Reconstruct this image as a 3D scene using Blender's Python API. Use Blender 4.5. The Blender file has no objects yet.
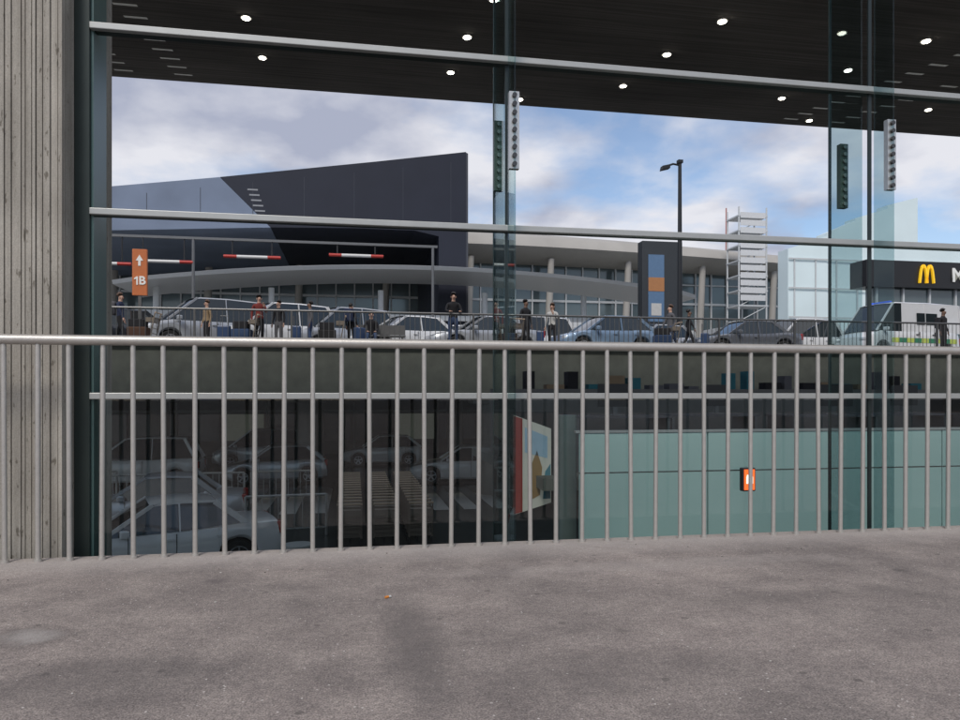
import bpy, bmesh, math, random
from mathutils import Vector, Matrix
random.seed(7)
S=bpy.context.scene
C=S.collection
S.view_settings.view_transform='Standard'
S.view_settings.look='None'
S.view_settings.exposure=0

# ---------------------------------------------------------------- materials
def nt(name):
    m=bpy.data.materials.new(name); m.use_nodes=True
    n=m.node_tree.nodes; l=m.node_tree.links
    return m,n,l,n['Principled BSDF']
MC={}
def mat(name,col,rough=.6,metal=0,var=.12,scale=6,bump=0,bscale=60,emit=0,coat=0,spec=None):
    if name in MC: return MC[name]
    m,n,l,b=nt(name)
    b.inputs['Roughness'].default_value=rough
    b.inputs['Metallic'].default_value=metal
    if spec is not None: b.inputs['Specular IOR Level'].default_value=spec
    if coat: b.inputs['Coat Weight'].default_value=coat; b.inputs['Coat Roughness'].default_value=.04
    tc=n.new('ShaderNodeTexCoord')
    no=n.new('ShaderNodeTexNoise'); no.inputs['Scale'].default_value=scale; no.inputs['Detail'].default_value=4
    l.new(tc.outputs['Object'],no.inputs['Vector'])
    mx=n.new('ShaderNodeMix'); mx.data_type='RGBA'
    mx.inputs[6].default_value=(*[c*(1-var) for c in col],1)
    mx.inputs[7].default_value=(*[min(1,c*(1+var)) for c in col],1)
    l.new(no.outputs['Fac'],mx.inputs[0]); l.new(mx.outputs[2],b.inputs['Base Color'])
    if emit:
        b.inputs['Emission Color'].default_value=(*col,1); b.inputs['Emission Strength'].default_value=emit
    if bump:
        n2=n.new('ShaderNodeTexNoise'); n2.inputs['Scale'].default_value=bscale; n2.inputs['Detail'].default_value=4
        l.new(tc.outputs['Object'],n2.inputs['Vector'])
        bp=n.new('ShaderNodeBump'); bp.inputs['Strength'].default_value=bump; bp.inputs['Distance'].default_value=.01
        l.new(n2.outputs['Fac'],bp.inputs['Height']); l.new(bp.outputs[0],b.inputs['Normal'])
    MC[name]=m; return m

def glassmat(name,tint,f0=.05,dirt=0.0,refl=(1,1,1)):
    m=bpy.data.materials.new(name); m.use_nodes=True
    n=m.node_tree.nodes; l=m.node_tree.links; n.clear()
    o=n.new('ShaderNodeOutputMaterial'); t=n.new('ShaderNodeBsdfTransparent'); g=n.new('ShaderNodeBsdfGlossy')
    t.inputs[0].default_value=(*tint,1); g.inputs['Roughness'].default_value=0.0; g.inputs[0].default_value=(*refl,1)
    f=n.new('ShaderNodeLayerWeight'); f.inputs[0].default_value=.5
    pw=n.new('ShaderNodeMath'); pw.operation='POWER'; l.new(f.outputs['Facing'],pw.inputs[0]); pw.inputs[1].default_value=5
    ml=n.new('ShaderNodeMath'); ml.operation='MULTIPLY_ADD'; l.new(pw.outputs[0],ml.inputs[0]); ml.inputs[1].default_value=.9; ml.inputs[2].default_value=f0
    mx=n.new('ShaderNodeMixShader'); l.new(ml.outputs[0],mx.inputs[0]); l.new(t.outputs[0],mx.inputs[1]); l.new(g.outputs[0],mx.inputs[2])
    last=mx
    if dirt:
        d=n.new('ShaderNodeBsdfDiffuse'); d.inputs[0].default_value=(.5,.5,.48,1)
        tc=n.new('ShaderNodeTexCoord'); mp=n.new('ShaderNodeMapping'); mp.inputs['Scale'].default_value=(3,3,.6)
        no=n.new('ShaderNodeTexNoise'); no.inputs['Scale'].default_value=3; no.inputs['Detail'].default_value=6
        l.new(tc.outputs['Object'],mp.inputs[0]); l.new(mp.outputs[0],no.inputs['Vector'])
        mr=n.new('ShaderNodeMapRange'); mr.inputs[1].default_value=.4; mr.inputs[2].default_value=.8; mr.inputs[3].default_value=dirt*.3; mr.inputs[4].default_value=dirt
        l.new(no.outputs['Fac'],mr.inputs[0])
        m2=n.new('ShaderNodeMixShader'); l.new(mr.outputs[0],m2.inputs[0]); l.new(mx.outputs[0],m2.inputs[1]); l.new(d.outputs[0],m2.inputs[2]); last=m2
    l.new(last.outputs[0],o.inputs[0])
    return m

# ---------------------------------------------------------------- mesh builder
class MB:
    def __init__(s): s.v=[]; s.f=[]; s.m=[]
    def add(s,vs,fs,mi=0):
        b=len(s.v); s.v+= [tuple(p) for p in vs]
        for f in fs: s.f.append([i+b for i in f]); s.m.append(mi)
        return s
    def box(s,x0,x1,y0,y1,z0,z1,mi=0):
        vs=[(x,y,z) for z in (z0,z1) for y in (y0,y1) for x in (x0,x1)]
        return s.add(vs,[(0,2,3,1),(4,5,7,6),(0,1,5,4),(2,6,7,3),(0,4,6,2),(1,3,7,5)],mi)
    def tube(s,p0,p1,r0,r1=None,n=10,mi=0,cap=True):
        r1=r0 if r1 is None else r1
        p0=Vector(p0); p1=Vector(p1); d=(p1-p0).normalized()
        a=d.orthogonal().normalized(); b=d.cross(a)
        vs=[]
        for p,r in ((p0,r0),(p1,r1)):
            for i in range(n):
                t=2*math.pi*i/n; vs.append(p+a*math.cos(t)*r+b*math.sin(t)*r)
        fs=[(i,(i+1)%n,n+(i+1)%n,n+i) for i in range(n)]
        if cap: fs+= [tuple(range(n))[::-1],tuple(range(n,2*n))]
        return s.add(vs,fs,mi)
    def path(s,pts,r,n=8,mi=0):
        for a,b in zip(pts[:-1],pts[1:]): s.tube(a,b,r,n=n,mi=mi)
        return s
    def beam(s,p0,p1,w,h,mi=0):
        p0=Vector(p0); p1=Vector(p1); d=(p1-p0).normalized()
        up=Vector((0,0,1)) if abs(d.z)<.95 else Vector((0,1,0))
        a=d.cross(up).normalized(); b=a.cross(d)
        vs=[p+a*i*w/2+b*j*h/2 for p in (p0,p1) for i,j in ((-1,-1),(1,-1),(1,1),(-1,1))]
        return s.add(vs,[(0,1,2,3)[::-1],(4,5,6,7),(0,1,5,4),(1,2,6,5),(2,3,7,6),(3,0,4,7)],mi)
    def prism_y(s,pts,y0,y1,mi=0):
        n=len(pts)
        vs=[(x,y0,z) for x,z in pts]+[(x,y1,z) for x,z in pts]
        fs=[tuple(range(n)),tuple(range(n,2*n))[::-1]]+[(i,n+i,n+(i+1)%n,(i+1)%n) for i in range(n)]
        return s.add(vs,fs,mi)
    def lathe_y(s,prof,n=20,mi=0,c=(0,0,0)):
        vs=[];fs=[]
        for r,y in prof:
            for i in range(n):
                t=2*math.pi*i/n; vs.append((c[0]+r*math.cos(t),c[1]+y,c[2]+r*math.sin(t)))
        for k in range(len(prof)-1):
            for i in range(n):
                fs.append((k*n+i,k*n+(i+1)%n,(k+1)*n+(i+1)%n,(k+1)*n+i))
        fs.append(tuple(range(n))); fs.append(tuple(range((len(prof)-1)*n,len(prof)*n)))
        return s.add(vs,fs,mi)
    def obj(s,name,mats,parent=None,loc=(0,0,0),smooth=0,bevel=0):
        me=bpy.data.meshes.new(name); me.from_pydata(s.v,[],s.f)
        bm=bmesh.new(); bm.from_mesh(me); bmesh.ops.recalc_face_normals(bm,faces=bm.faces[:]); bm.to_mesh(me); bm.free()
        for m in (mats if isinstance(mats,(list,tuple)) else [mats]): me.materials.append(m)
        for p,mi in zip(me.polygons,s.m): p.material_index=mi
        if smooth:
            for p in me.polygons: p.use_smooth=True
            me.set_sharp_from_angle(angle=math.radians(smooth))
        o=bpy.data.objects.new(name,me); C.objects.link(o); o.location=loc
        if bevel:
            b=o.modifiers.new('Bevel','BEVEL'); b.width=bevel; b.segments=2; b.limit_method='ANGLE'
        if parent: o.parent=parent
        return o
def empty(name,label,cat,loc=(0,0,0),rot=0,group=None):
    o=bpy.data.objects.new(name,None); C.objects.link(o); o.location=loc; o.rotation_euler=(0,0,rot)
    o.empty_display_size=.2
    o["label"]=label; o["category"]=cat
    if group: o["group"]=group
    return o
def tag(o,label,cat,group=None):
    o["label"]=label; o["category"]=cat
    if group: o["group"]=group
    return o
def copy_thing(src,loc,rot=None,label=None,group=None):
    n=src.copy(); C.objects.link(n); n.location=loc
    if rot is not None: n.rotation_euler=(0,0,rot)
    if label: n["label"]=label
    if group: n["group"]=group
    def rec(a,b):
        for ch in a.children:
            k=ch.copy(); C.objects.link(k); k.parent=b; rec(ch,k)
    rec(src,n)
    return n
def struct(o): o["kind"]="structure"; return o

def text_obj(txt,size,mt,parent,loc,depth=.01,name="lettering",bold=0):
    cu=bpy.data.curves.new(name,'FONT'); cu.body=txt; cu.size=size; cu.extrude=depth; cu.align_x='CENTER'; cu.align_y='CENTER'; cu.offset=bold
    to=bpy.data.objects.new(name,cu); C.objects.link(to)
    dg=bpy.context.evaluated_depsgraph_get()
    me=bpy.data.meshes.new_from_object(to.evaluated_get(dg))
    bpy.data.objects.remove(to)
    me.materials.clear(); me.materials.append(mt)
    o=bpy.data.objects.new(name,me); C.objects.link(o); o.rotation_euler=(math.pi/2,0,0); o.location=loc; o.parent=parent
    return o

# ---------------------------------------------------------------- camera
TH=math.radians(9.93)
cam=bpy.data.cameras.new("camera"); co=bpy.data.objects.new("camera",cam); C.objects.link(co)
co.location=(0,0,.82); co.rotation_euler=(math.pi/2,0,-TH)
cam.sensor_width=36; cam.lens=27; cam.shift_y=.0375; cam.clip_end=3000; cam.clip_start=.05
S.camera=co

# ---------------------------------------------------------------- world
SUN_EL=math.radians(48); SUN_AZ=math.radians(205)
w=bpy.data.worlds.new("World"); S.world=w; w.use_nodes=True
n=w.node_tree.nodes; l=w.node_tree.links; n.clear()
out=n.new('ShaderNodeOutputWorld'); sky=n.new('ShaderNodeTexSky'); sky.sky_type='NISHITA'; sky.sun_disc=False
sky.sun_elevation=SUN_EL; sky.sun_rotation=SUN_AZ; sky.air_density=1.0; sky.dust_density=.8; sky.ozone_density=2.5
bg=n.new('ShaderNodeBackground'); bg.inputs[1].default_value=.15; l.new(sky.outputs[0],bg.inputs[0])
tc=n.new('ShaderNodeTexCoord'); sp=n.new('ShaderNodeSeparateXYZ'); l.new(tc.outputs['Generated'],sp.inputs[0])
def math_(op,a,b=None,c=None):
    k=n.new('ShaderNodeMath'); k.operation=op
    for i,vv in enumerate((a,b,c)):
        if vv is None: continue
        if isinstance(vv,(int,float)): k.inputs[i].default_value=vv
        else: l.new(vv,k.inputs[i])
    return k.outputs[0]
zz=math_('ADD',math_('MAXIMUM',sp.outputs[2],0.0),.22)
cx=math_('DIVIDE',sp.outputs[0],zz); cy=math_('DIVIDE',sp.outputs[1],zz)
cb=n.new('ShaderNodeCombineXYZ'); l.new(cx,cb.inputs[0]); l.new(cy,cb.inputs[1]); cb.inputs[2].default_value=8.3
no=n.new('ShaderNodeTexNoise'); no.inputs['Scale'].default_value=1.5; no.inputs['Detail'].default_value=9; no.inputs['Roughness'].default_value=.52; no.inputs['Distortion'].default_value=.15
l.new(cb.outputs[0],no.inputs['Vector'])
cr=n.new('ShaderNodeValToRGB'); cr.color_ramp.elements[0].position=.40; cr.color_ramp.elements[1].position=.54; l.new(no.outputs['Fac'],cr.inputs[0])
no2=n.new('ShaderNodeTexNoise'); no2.inputs['Scale'].default_value=2.6; no2.inputs['Detail'].default_value=7; l.new(cb.outputs[0],no2.inputs['Vector'])
cr2=n.new('ShaderNodeValToRGB'); cr2.color_ramp.elements[0].position=.38; cr2.color_ramp.elements[0].color=(.43,.46,.58,1); cr2.color_ramp.elements[1].position=.6; cr2.color_ramp.elements[1].color=(.84,.84,.89,1)
l.new(no2.outputs['Fac'],cr2.inputs[0])
bg2=n.new('ShaderNodeBackground'); bg2.inputs[1].default_value=.97; l.new(cr2.outputs[0],bg2.inputs[0])
ms=n.new('ShaderNodeMixShader'); l.new(math_('MULTIPLY_ADD',cr.outputs[0],.84,.12),ms.inputs[0]); l.new(bg.outputs[0],ms.inputs[1]); l.new(bg2.outputs[0],ms.inputs[2]); l.new(ms.outputs[0],out.inputs[0])
w.cycles.sampling_method='MANUAL'; w.cycles.sample_map_resolution=512

sl=bpy.data.lights.new("sun",'SUN'); sl.energy=2.0; sl.angle=math.radians(16); sl.color=(1,.94,.86)
so=bpy.data.objects.new("sun",sl); C.objects.link(so)
sd=Vector((math.sin(SUN_AZ)*math.cos(SUN_EL),math.cos(SUN_AZ)*math.cos(SUN_EL),math.sin(SUN_EL)))
so.rotation_euler=sd.to_track_quat('Z','Y').to_euler(); so.location=sd*50

# ---------------------------------------------------------------- pavement
def pavement_mat():
    m,n,l,b=nt("pavement_asphalt"); b.inputs['Roughness'].default_value=.88
    tc=n.new('ShaderNodeTexCoord'); V=tc.outputs['Object']
    def noise(sc,de=6,ro=.6,vec=V):
        k=n.new('ShaderNodeTexNoise'); k.inputs['Scale'].default_value=sc; k.inputs['Detail'].default_value=de; k.inputs['Roughness'].default_value=ro; l.new(vec,k.inputs['Vector']); return k.outputs['Fac']
    def ramp(fac,p0,c0,p1,c1):
        k=n.new('ShaderNodeValToRGB'); e=k.color_ramp.elements; e[0].position=p0; e[0].color=(*c0,1); e[1].position=p1; e[1].color=(*c1,1); l.new(fac,k.inputs[0]); return k.outputs[0]
    def mul(a,bb,f=1.0,mode='MULTIPLY'):
        k=n.new('ShaderNodeMix'); k.data_type='RGBA'; k.blend_type=mode
        if isinstance(f,float): k.inputs[0].default_value=f
        else: l.new(f,k.inputs[0])
        l.new(a,k.inputs[6])
        if isinstance(bb,tuple): k.inputs[7].default_value=(*bb,1)
        else: l.new(bb,k.inputs[7])
        return k.outputs[2]
    def M(op,a,bb=None):
        k=n.new('ShaderNodeMath'); k.operation=op
        for i,vv in enumerate((a,bb)):
            if vv is None: continue
            if isinstance(vv,(int,float)): k.inputs[i].default_value=vv
            else: l.new(vv,k.inputs[i])
        return k.outputs[0]
    col=ramp(noise(170,3,.7),.36,(.16,.142,.134),.64,(.44,.395,.375))
    col=mul(col,ramp(noise(45,4,.65),.38,(.74,.73,.73),.62,(1.12,1.1,1.08)),.8)
    col=mul(col,ramp(noise(1.0,6,.6),.35,(.76,.75,.75),.65,(1.14,1.11,1.09)),.95)
    col=mul(col,ramp(noise(4,6,.7),.36,(.82,.81,.81),.64,(1.1,1.1,1.08)),.85)
    vo=n.new('ShaderNodeTexVoronoi'); vo.inputs['Scale'].default_value=38; l.new(V,vo.inputs['Vector'])
    g=M('MULTIPLY',M('LESS_THAN',vo.outputs['Distance'],.12),M('GREATER_THAN',noise(9,2),.56))
    col=mul(col,(.62,.58,.55),g,'MIX')
    vo3=n.new('ShaderNodeTexVoronoi'); vo3.inputs['Scale'].default_value=3.3; l.new(V,vo3.inputs['Vector'])
    sc3=n.new('ShaderNodeSeparateColor'); l.new(vo3.outputs['Color'],sc3.inputs[0])
    mr3=n.new('ShaderNodeMapRange'); mr3.inputs[1].default_value=.16; mr3.inputs[2].default_value=.24; mr3.inputs[3].default_value=1; mr3.inputs[4].default_value=0
    l.new(M('ADD',vo3.outputs['Distance'],M('MULTIPLY',noise(25,4),.22)),mr3.inputs[0])
    g3=M('MULTIPLY',mr3.outputs[0],M('GREATER_THAN',sc3.outputs[1],.5))
    col=mul(col,(.07,.062,.06),M('MULTIPLY',g3,.55),'MIX')
    vo2=n.new('ShaderNodeTexVoronoi'); vo2.inputs['Scale'].default_value=9; l.new(V,vo2.inputs['Vector'])
    sepc=n.new('ShaderNodeSeparateColor'); l.new(vo2.outputs['Color'],sepc.inputs[0])
    wob=M('ADD',vo2.outputs['Distance'],M('MULTIPLY',noise(60,2),.12))
    g2=M('MULTIPLY',M('LESS_THAN',wob,.18),M('GREATER_THAN',sepc.outputs[0],.66))
    col=mul(col,(.085,.075,.07),M('MULTIPLY',g2,.55),'MIX')
    sx=n.new('ShaderNodeSeparateXYZ'); l.new(V,sx.inputs[0])
    def blob(px,py,rx,ry,w=.5):
        a=M('DIVIDE',M('SUBTRACT',sx.outputs[0],px),rx); c=M('DIVIDE',M('SUBTRACT',sx.outputs[1],py),ry)
        d=M('SQRT',M('ADD',M('MULTIPLY',a,a),M('MULTIPLY',c,c)))
        d=M('ADD',d,M('MULTIPLY',M('SUBTRACT',noise(7,6,.7),.5),2*w))
        k=n.new('ShaderNodeMapRange'); k.inputs[1].default_value=.4; k.inputs[2].default_value=1.2; k.inputs[3].default_value=1; k.inputs[4].default_value=0; l.new(d,k.inputs[0]); return k.outputs[0]
    col=mul(col,(.10,.09,.088),M('MULTIPLY',blob(.2,2.42,.12,.6),.5),'MIX')
    col=mul(col,(.10,.09,.088),M('MULTIPLY',blob(.75,2.05,.5,.18,.8),.3),'MIX')
    col=mul(col,(.10,.09,.088),M('MULTIPLY',blob(1.9,2.7,.7,.1,1.0),.28),'MIX')
    col=mul(col,(.10,.09,.088),M('MULTIPLY',blob(-.75,2.25,.4,.2,1.0),.38),'MIX')
    col=mul(col,(.12,.10,.1),M('MULTIPLY',blob(-.6,3.35,.06,.05),.6),'MIX')
    bb_=blob(-1.09,2.68,.10,.08,1.1)
    bo_=blob(-1.09,2.68,.15,.12,1.2)
    col=mul(col,(.09,.08,.075),M('MULTIPLY',bo_,.5),'MIX')
    col=mul(col,(.42,.39,.37),M('MULTIPLY',bb_,.7),'MIX')
    col=mul(col,(.50,.45,.42),M('MULTIPLY',blob(1.5,3.3,1.1,.12,1.5),.25),'MIX')
    mr=n.new('ShaderNodeMapRange'); mr.inputs[1].default_value=3.62; mr.inputs[2].default_value=3.95; l.new(M('ADD',sx.outputs[1],M('MULTIPLY',noise(6),.25)),mr.inputs[0])
    col=mul(col,(.50,.46,.43),M('MULTIPLY',mr.outputs[0],.45),'MIX')
    l.new(col,b.inputs['Base Color'])
    bp=n.new('ShaderNodeBump'); bp.inputs['Strength'].default_value=.7; bp.inputs['Distance'].default_value=.006
    h=M('ADD',noise(170,3),M('MULTIPLY',noise(40,4),.8)); h=M('SUBTRACT',h,M('MULTIPLY',bo_,1.2))
    l.new(h,bp.inputs['Height']); l.new(bp.outputs[0],b.inputs['Normal'])
    return m
PAVE=pavement_mat()
CONC=mat("deck_concrete",(.13,.14,.12),.85,var=.35,scale=2.5,bump=.3,bscale=25)
struct(MB().box(-25,45,-25,3.97,-.35,0).obj("pavement",PAVE))
struct(MB().box(-600,600,-600,900,-2.9,-2.82).obj("ground",mat("lower_ground",(.07,.07,.07),.8,var=.25,scale=.8,bump=.2)))
struct(MB().box(-25,45,4.2,46,-2.816,-2.78).obj("lower_floor",mat("lower_floor_paint",(.055,.06,.057),.25,var=.3,scale=1.2)))
mk=MB()
for i in range(9): mk.box(-3.2+i*.95,-2.7+i*.95,22.6,28.6,-2.776,-2.772)
struct(mk.obj("crosswalk_marking",mat("crossing_paint",(.4,.4,.38),.7)))

# ---------------------------------------------------------------- concrete column
def column_mat():
    m,n,l,b=nt("board_formed_concrete"); b.inputs['Roughness'].default_value=.9
    tc=n.new('ShaderNodeTexCoord')
    def no(sc,scale,de=5):
        mp=n.new('ShaderNodeMapping'); mp.inputs['Scale'].default_value=sc; l.new(tc.outputs['Object'],mp.inputs[0])
        k=n.new('ShaderNodeTexNoise'); k.inputs['Scale'].default_value=scale; k.inputs['Detail'].default_value=de; l.new(mp.outputs[0],k.inputs['Vector']); return k.outputs['Fac']
    r=n.new('ShaderNodeValToRGB'); e=r.color_ramp.elements; e[0].position=.3; e[0].color=(.30,.275,.235,1); e[1].position=.7; e[1].color=(.46,.43,.375,1)
    l.new(no((1,1,.05),22),r.inputs[0])
    r2=n.new('ShaderNodeValToRGB'); e=r2.color_ramp.elements; e[0].position=.35; e[0].color=(.78,.78,.78,1); e[1].position=.65; e[1].color=(1,1,1,1); l.new(no((1,1,.6),5,9),r2.inputs[0])
    r3=n.new('ShaderNodeValToRGB'); e=r3.color_ramp.elements; e[0].position=.64; e[0].color=(1,1,1,1); e[1].position=.70; e[1].color=(.4,.38,.35,1); l.new(no((1,1,.3),45,3),r3.inputs[0])
    r4=n.new('ShaderNodeValToRGB'); e=r4.color_ramp.elements; e[0].position=.3; e[0].color=(.8,.8,.8,1); e[1].position=.7; e[1].color=(1.05,1.05,1.05,1); l.new(no((1,1,1),140,3),r4.inputs[0])
    last=r.outputs[0]
    for rr in (r2,r3,r4):
        a=n.new('ShaderNodeMix'); a.data_type='RGBA'; a.blend_type='MULTIPLY'; a.inputs[0].default_value=.9; l.new(last,a.inputs[6]); l.new(rr.outputs[0],a.inputs[7]); last=a.outputs[2]
    l.new(last,b.inputs['Base Color'])
    bp=n.new('ShaderNodeBump'); bp.inputs['Strength'].default_value=.7; bp.inputs['Distance'].default_value=.006; l.new(no((1,1,.2),70),bp.inputs['Height']); l.new(bp.outputs[0],b.inputs['Normal'])
    return m
cm=MB(); x=-3.0; prof=[(-3.0,4.9)]
while x<-1.53:
    wd=random.choice([.018,.022,.03,.035,.045]); d=random.uniform(0,.009); x1=min(x+wd,-1.515)
    prof+= [(x+.002,4.12+d),(x1-.002,4.12+d),(x1-.001,4.138),(x1+.0005,4.138)]; x=x1+.002
prof+=[(-1.512,4.14),(-1.512,4.9)]
N=len(prof)
cm.add([(a,b,-2.78) for a,b in prof]+[(a,b,6.05) for a,b in prof],[tuple(range(N)),tuple(range(N,2*N))]+[(i,(i+1)%N,N+(i+1)%N,N+i) for i in range(N)])
tag(cm.obj("concrete_column",column_mat()),"tall board-formed grey concrete column beside the glass wall","column")

# ---------------------------------------------------------------- near railing
STEEL=mat("brushed_rail_steel",(.48,.455,.42),.42,.55,var=.12,scale=30,bump=.15,bscale=200)
rl=empty("railing","pale steel railing with thin round vertical bars along the pavement edge","railing",(0,3.89,0))
MB().tube((-4.2,0,1.1),(7.6,0,1.1),.026,n=20).obj("handrail",STEEL,rl,smooth=40)
bal=MB().tube((0,0,-.08),(0,0,1.085),.0125,n=12).tube((0,0,.0),(0,0,.012),.02,n=12)
b0=bal.obj("baluster",STEEL,rl,(-1.542,0,0),smooth=40)
for i in range(-17,62):
    if i==0: continue
    b=b0.copy(); b.location=(-1.542+i*.1475+random.uniform(-.003,.003),0,0); b.rotation_euler=(random.uniform(-.004,.004),random.uniform(-.006,.006),0); C.objects.link(b)

# ---------------------------------------------------------------- glass facade
ALU=mat("transom_aluminium",(.40,.41,.40),.45,.35,var=.1,scale=12)
DARKF=mat("dark_green_frame",(.03,.042,.038),.4,.3,var=.2)
PANE=glassmat("facade_glass",(.66,.74,.74),.055,.006)
FIN=glassmat("fin_glass",(.70,.78,.79),.03,.008,(.9,1,.97))
BR=mat("bracket_steel",(.55,.55,.53),.35,.8,var=.15,scale=40)
BRD=mat("bracket_reflection",(.04,.075,.06),.4,.3)
gw=empty("glass_wall","tall green-tinted glass curtain wall with pale horizontal transoms","glass wall",(0,4.3,0))
xs=[-1.47,.92,3.40,5.88,8.36]; zs=[-2.76,-1.22,-.20,.82,1.836,2.857,3.87,4.89,6.0]
for a,b in zip(xs[:-1],xs[1:]):
    for c,d in zip(zs[:3],zs[1:4]):
        MB().add([(a+.012,0,c+.01),(b-.012,0,c+.01),(b-.012,0,d-.01),(a+.012,0,d-.01)],[(0,1,2,3)]).obj("pane",PANE,gw)
for z in zs:
    MB().box(-1.43,8.4,-.045,-.008,z-.018,z+.018).obj("transom",ALU,gw,bevel=.004)
    MB().box(-1.43,8.4,.008,.05,z-.013,z+.013).obj("transom",DARKF,gw)
MB().box(-1.511,-1.432,-.03,.12,-2.7,6.0).obj("frame",DARKF,gw,bevel=.003)
MB().box(-1.4315,-1.418,-.01,.2,-2.7,6.0).obj("frame",mat("teal_seal",(.07,.13,.12),.3),gw)
for a in xs[1:]:
    MB().box(a-.005,a+.005,.075,.40,-2.7,6.0).obj("glass_fin",FIN,gw)
    MB().box(a-.005,a+.005,-.22,-.048,-2.7,6.0).obj("glass_fin",FIN,gw)
    MB().box(a-.012,a+.012,-.006,.006,-2.7,6.0).obj("mullion",mat("mullion_dark",(.02,.03,.03),.3,.2),gw)
    MB().box(a-.008,a+.008,.4,.415,-2.7,6.0).obj("mullion",mat("fin_edge",(.04,.06,.06),.2,.2),gw)
    for zc in (2.37,):
        q=MB().box(a-.03,a+.03,-.205,-.17,zc-.225,zc+.225)
        for k in range(9): q.tube((a,-.206,zc-.2+k*.05),(a,-.222,zc-.2+k*.05),.014,n=10,mi=1)
        q.obj("bracket_or_reflection",[BR,mat("bolt_dark",(.09,.09,.09),.3,.8)],gw,bevel=0)
        q=MB().box(a-.03,a+.03,.25,.29,zc-.225,zc+.225)  # reflection of the front bracket, modelled as a darker copy behind the glass
        for k in range(9): q.tube((a,.25,zc-.2+k*.05),(a,.235,zc-.2+k*.05),.014,n=10,mi=1)
        q.obj("bracket_or_reflection",[BRD,mat("bolt_reflection",(.15,.2,.18),.3,.6)],gw)

# ---------------------------------------------------------------- roof canopy with downlights
def ceil_mat():
    m,n,l,b=nt("ceiling_boards"); b.inputs['Roughness'].default_value=.9; b.inputs['Specular IOR Level'].default_value=.2
    tc=n.new('ShaderNodeTexCoord')
    def no(sc,s,d=6):
        mp=n.new('ShaderNodeMapping'); mp.inputs['Scale'].default_value=sc; l.new(tc.outputs['Object'],mp.inputs[0])
        k=n.new('ShaderNodeTexNoise'); k.inputs['Scale'].default_value=s; k.inputs['Detail'].default_value=d; l.new(mp.outputs[0],k.inputs['Vector']); return k.outputs['Fac']
    r=n.new('ShaderNodeValToRGB'); e=r.color_ramp.elements; e[0].position=.3; e[0].color=(.17,.155,.135,1); e[1].position=.7; e[1].color=(.30,.275,.245,1); l.new(no((.12,5,1),3),r.inputs[0])
    r2=n.new('ShaderNodeValToRGB'); e=r2.color_ramp.elements; e[0].position=.35; e[0].color=(.7,.7,.7,1); e[1].position=.65; e[1].color=(1,1,1,1); l.new(no((.3,.3,1),1.2),r2.inputs[0])
    a=n.new('ShaderNodeMix'); a.data_type='RGBA'; a.blend_type='MULTIPLY'; a.inputs[0].default_value=1; l.new(r.outputs[0],a.inputs[6]); l.new(r2.outputs[0],a.inputs[7])
    l.new(a.outputs[2],b.inputs['Base Color'])
    return m
def cz(y): return 7.3+(y-11.5)*.16
rf=empty("canopy_roof","dark sloping board-marked roof slab over the hall","roof")
rm=MB(); ya,yb=3.9,18.3
rm.add([(-30,ya,cz(ya)),(50,ya,cz(ya)),(50,yb,cz(yb)),(-30,yb,cz(yb)),(-30,ya,cz(ya)+.5),(50,ya,cz(ya)+.5),(50,yb,cz(yb)+.35),(-30,yb,cz(yb)+.35)],[(0,1,2,3),(4,5,6,7),(0,1,5,4),(1,2,6,5),(2,3,7,6),(3,0,4,7)])
rm.obj("soffit",ceil_mat(),rf)
GR=mat("vent_grille",(.6,.6,.56),.5,.1,emit=.1)  # grilles carry a faint glow in their material
for gx in (-3.9,-5.2,11.6,13.0):
    for i in range(14):
        y=9.6+i*.62
        MB().add([(gx-.2,y-.05,cz(y-.05)-.004),(gx+.2,y-.05,cz(y-.05)-.004),(gx+.2,y+.05,cz(y+.05)-.004),(gx-.2,y+.05,cz(y+.05)-.004)],[(0,1,2,3)]).obj("vent_or_reflection",GR,rf)
LAMP=bpy.data.materials.new("lamp_glow"); LAMP.use_nodes=True
LAMP.node_tree.nodes['Principled BSDF'].inputs['Emission Color'].default_value=(1,.93,.8,1); LAMP.node_tree.nodes['Principled BSDF'].inputs['Emission Strength'].default_value=14
dl=empty("downlight","small round lit downlight in the dark ceiling","downlight",(0,0,0),group="downlights in the dark ceiling")
MB().tube((0,0,-.03),(0,0,.02),.10,n=20).obj("trim",mat("lamp_trim",(.4,.4,.38),.4,.3),dl)
MB().tube((0,0,-.04),(0,0,-.031),.07,n=20).obj("lamp",LAMP,dl)
first=True
for yy in (9.5,11.5,13.4,15.75,17.6):
    for k in range(-1,5):
        xx=2.1+(k)*4.0+(.15 if yy<12 else 0)
        if yy==17.6: xx+=2
        if yy==17.6 and k%2: continue
        if first: dl.location=(xx,yy,cz(yy)); first=False
        else: copy_thing(dl,(xx,yy,cz(yy)))

# ---------------------------------------------------------------- upper deck across the gap
dk=MB(); dk.box(-60,110,24,110,.86,2.38); struct(dk.obj("road_deck",CONC))
struct(MB().box(-60,110,23.9,26.0,2.384,2.5).obj("walkway",mat("walkway_paving",(.30,.29,.27),.85,var=.15,scale=2)))
ASP=mat("road_asphalt",(.06,.06,.062),.85,var=.25,scale=1.5,bump=.2)
struct(MB().box(-60,110,26.004,44,2.384,2.40).obj("road",ASP))
mk=MB()
for i in range(-14,30): mk.box(i*3.0,i*3.0+1.5,33.0,33.12,2.402,2.405)
struct(mk.obj("lane_marking",mat("road_paint",(.75,.75,.72),.7)))
struct(MB().box(-60,110,44.004,110,2.384,2.5).obj("forecourt",mat("forecourt_paving",(.25,.25,.24),.85)))
pier=MB().tube((0,0,-2.78),(0,0,.85),.42,n=20).box(-.8,.8,-.6,.6,.55,.855).obj("pier",mat("pier_concrete",(.2,.2,.19),.85),smooth=40)
tag(pier,"round concrete pier under the road deck","pier","piers under the road deck"); pier.location=(-9,26,0)
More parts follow.
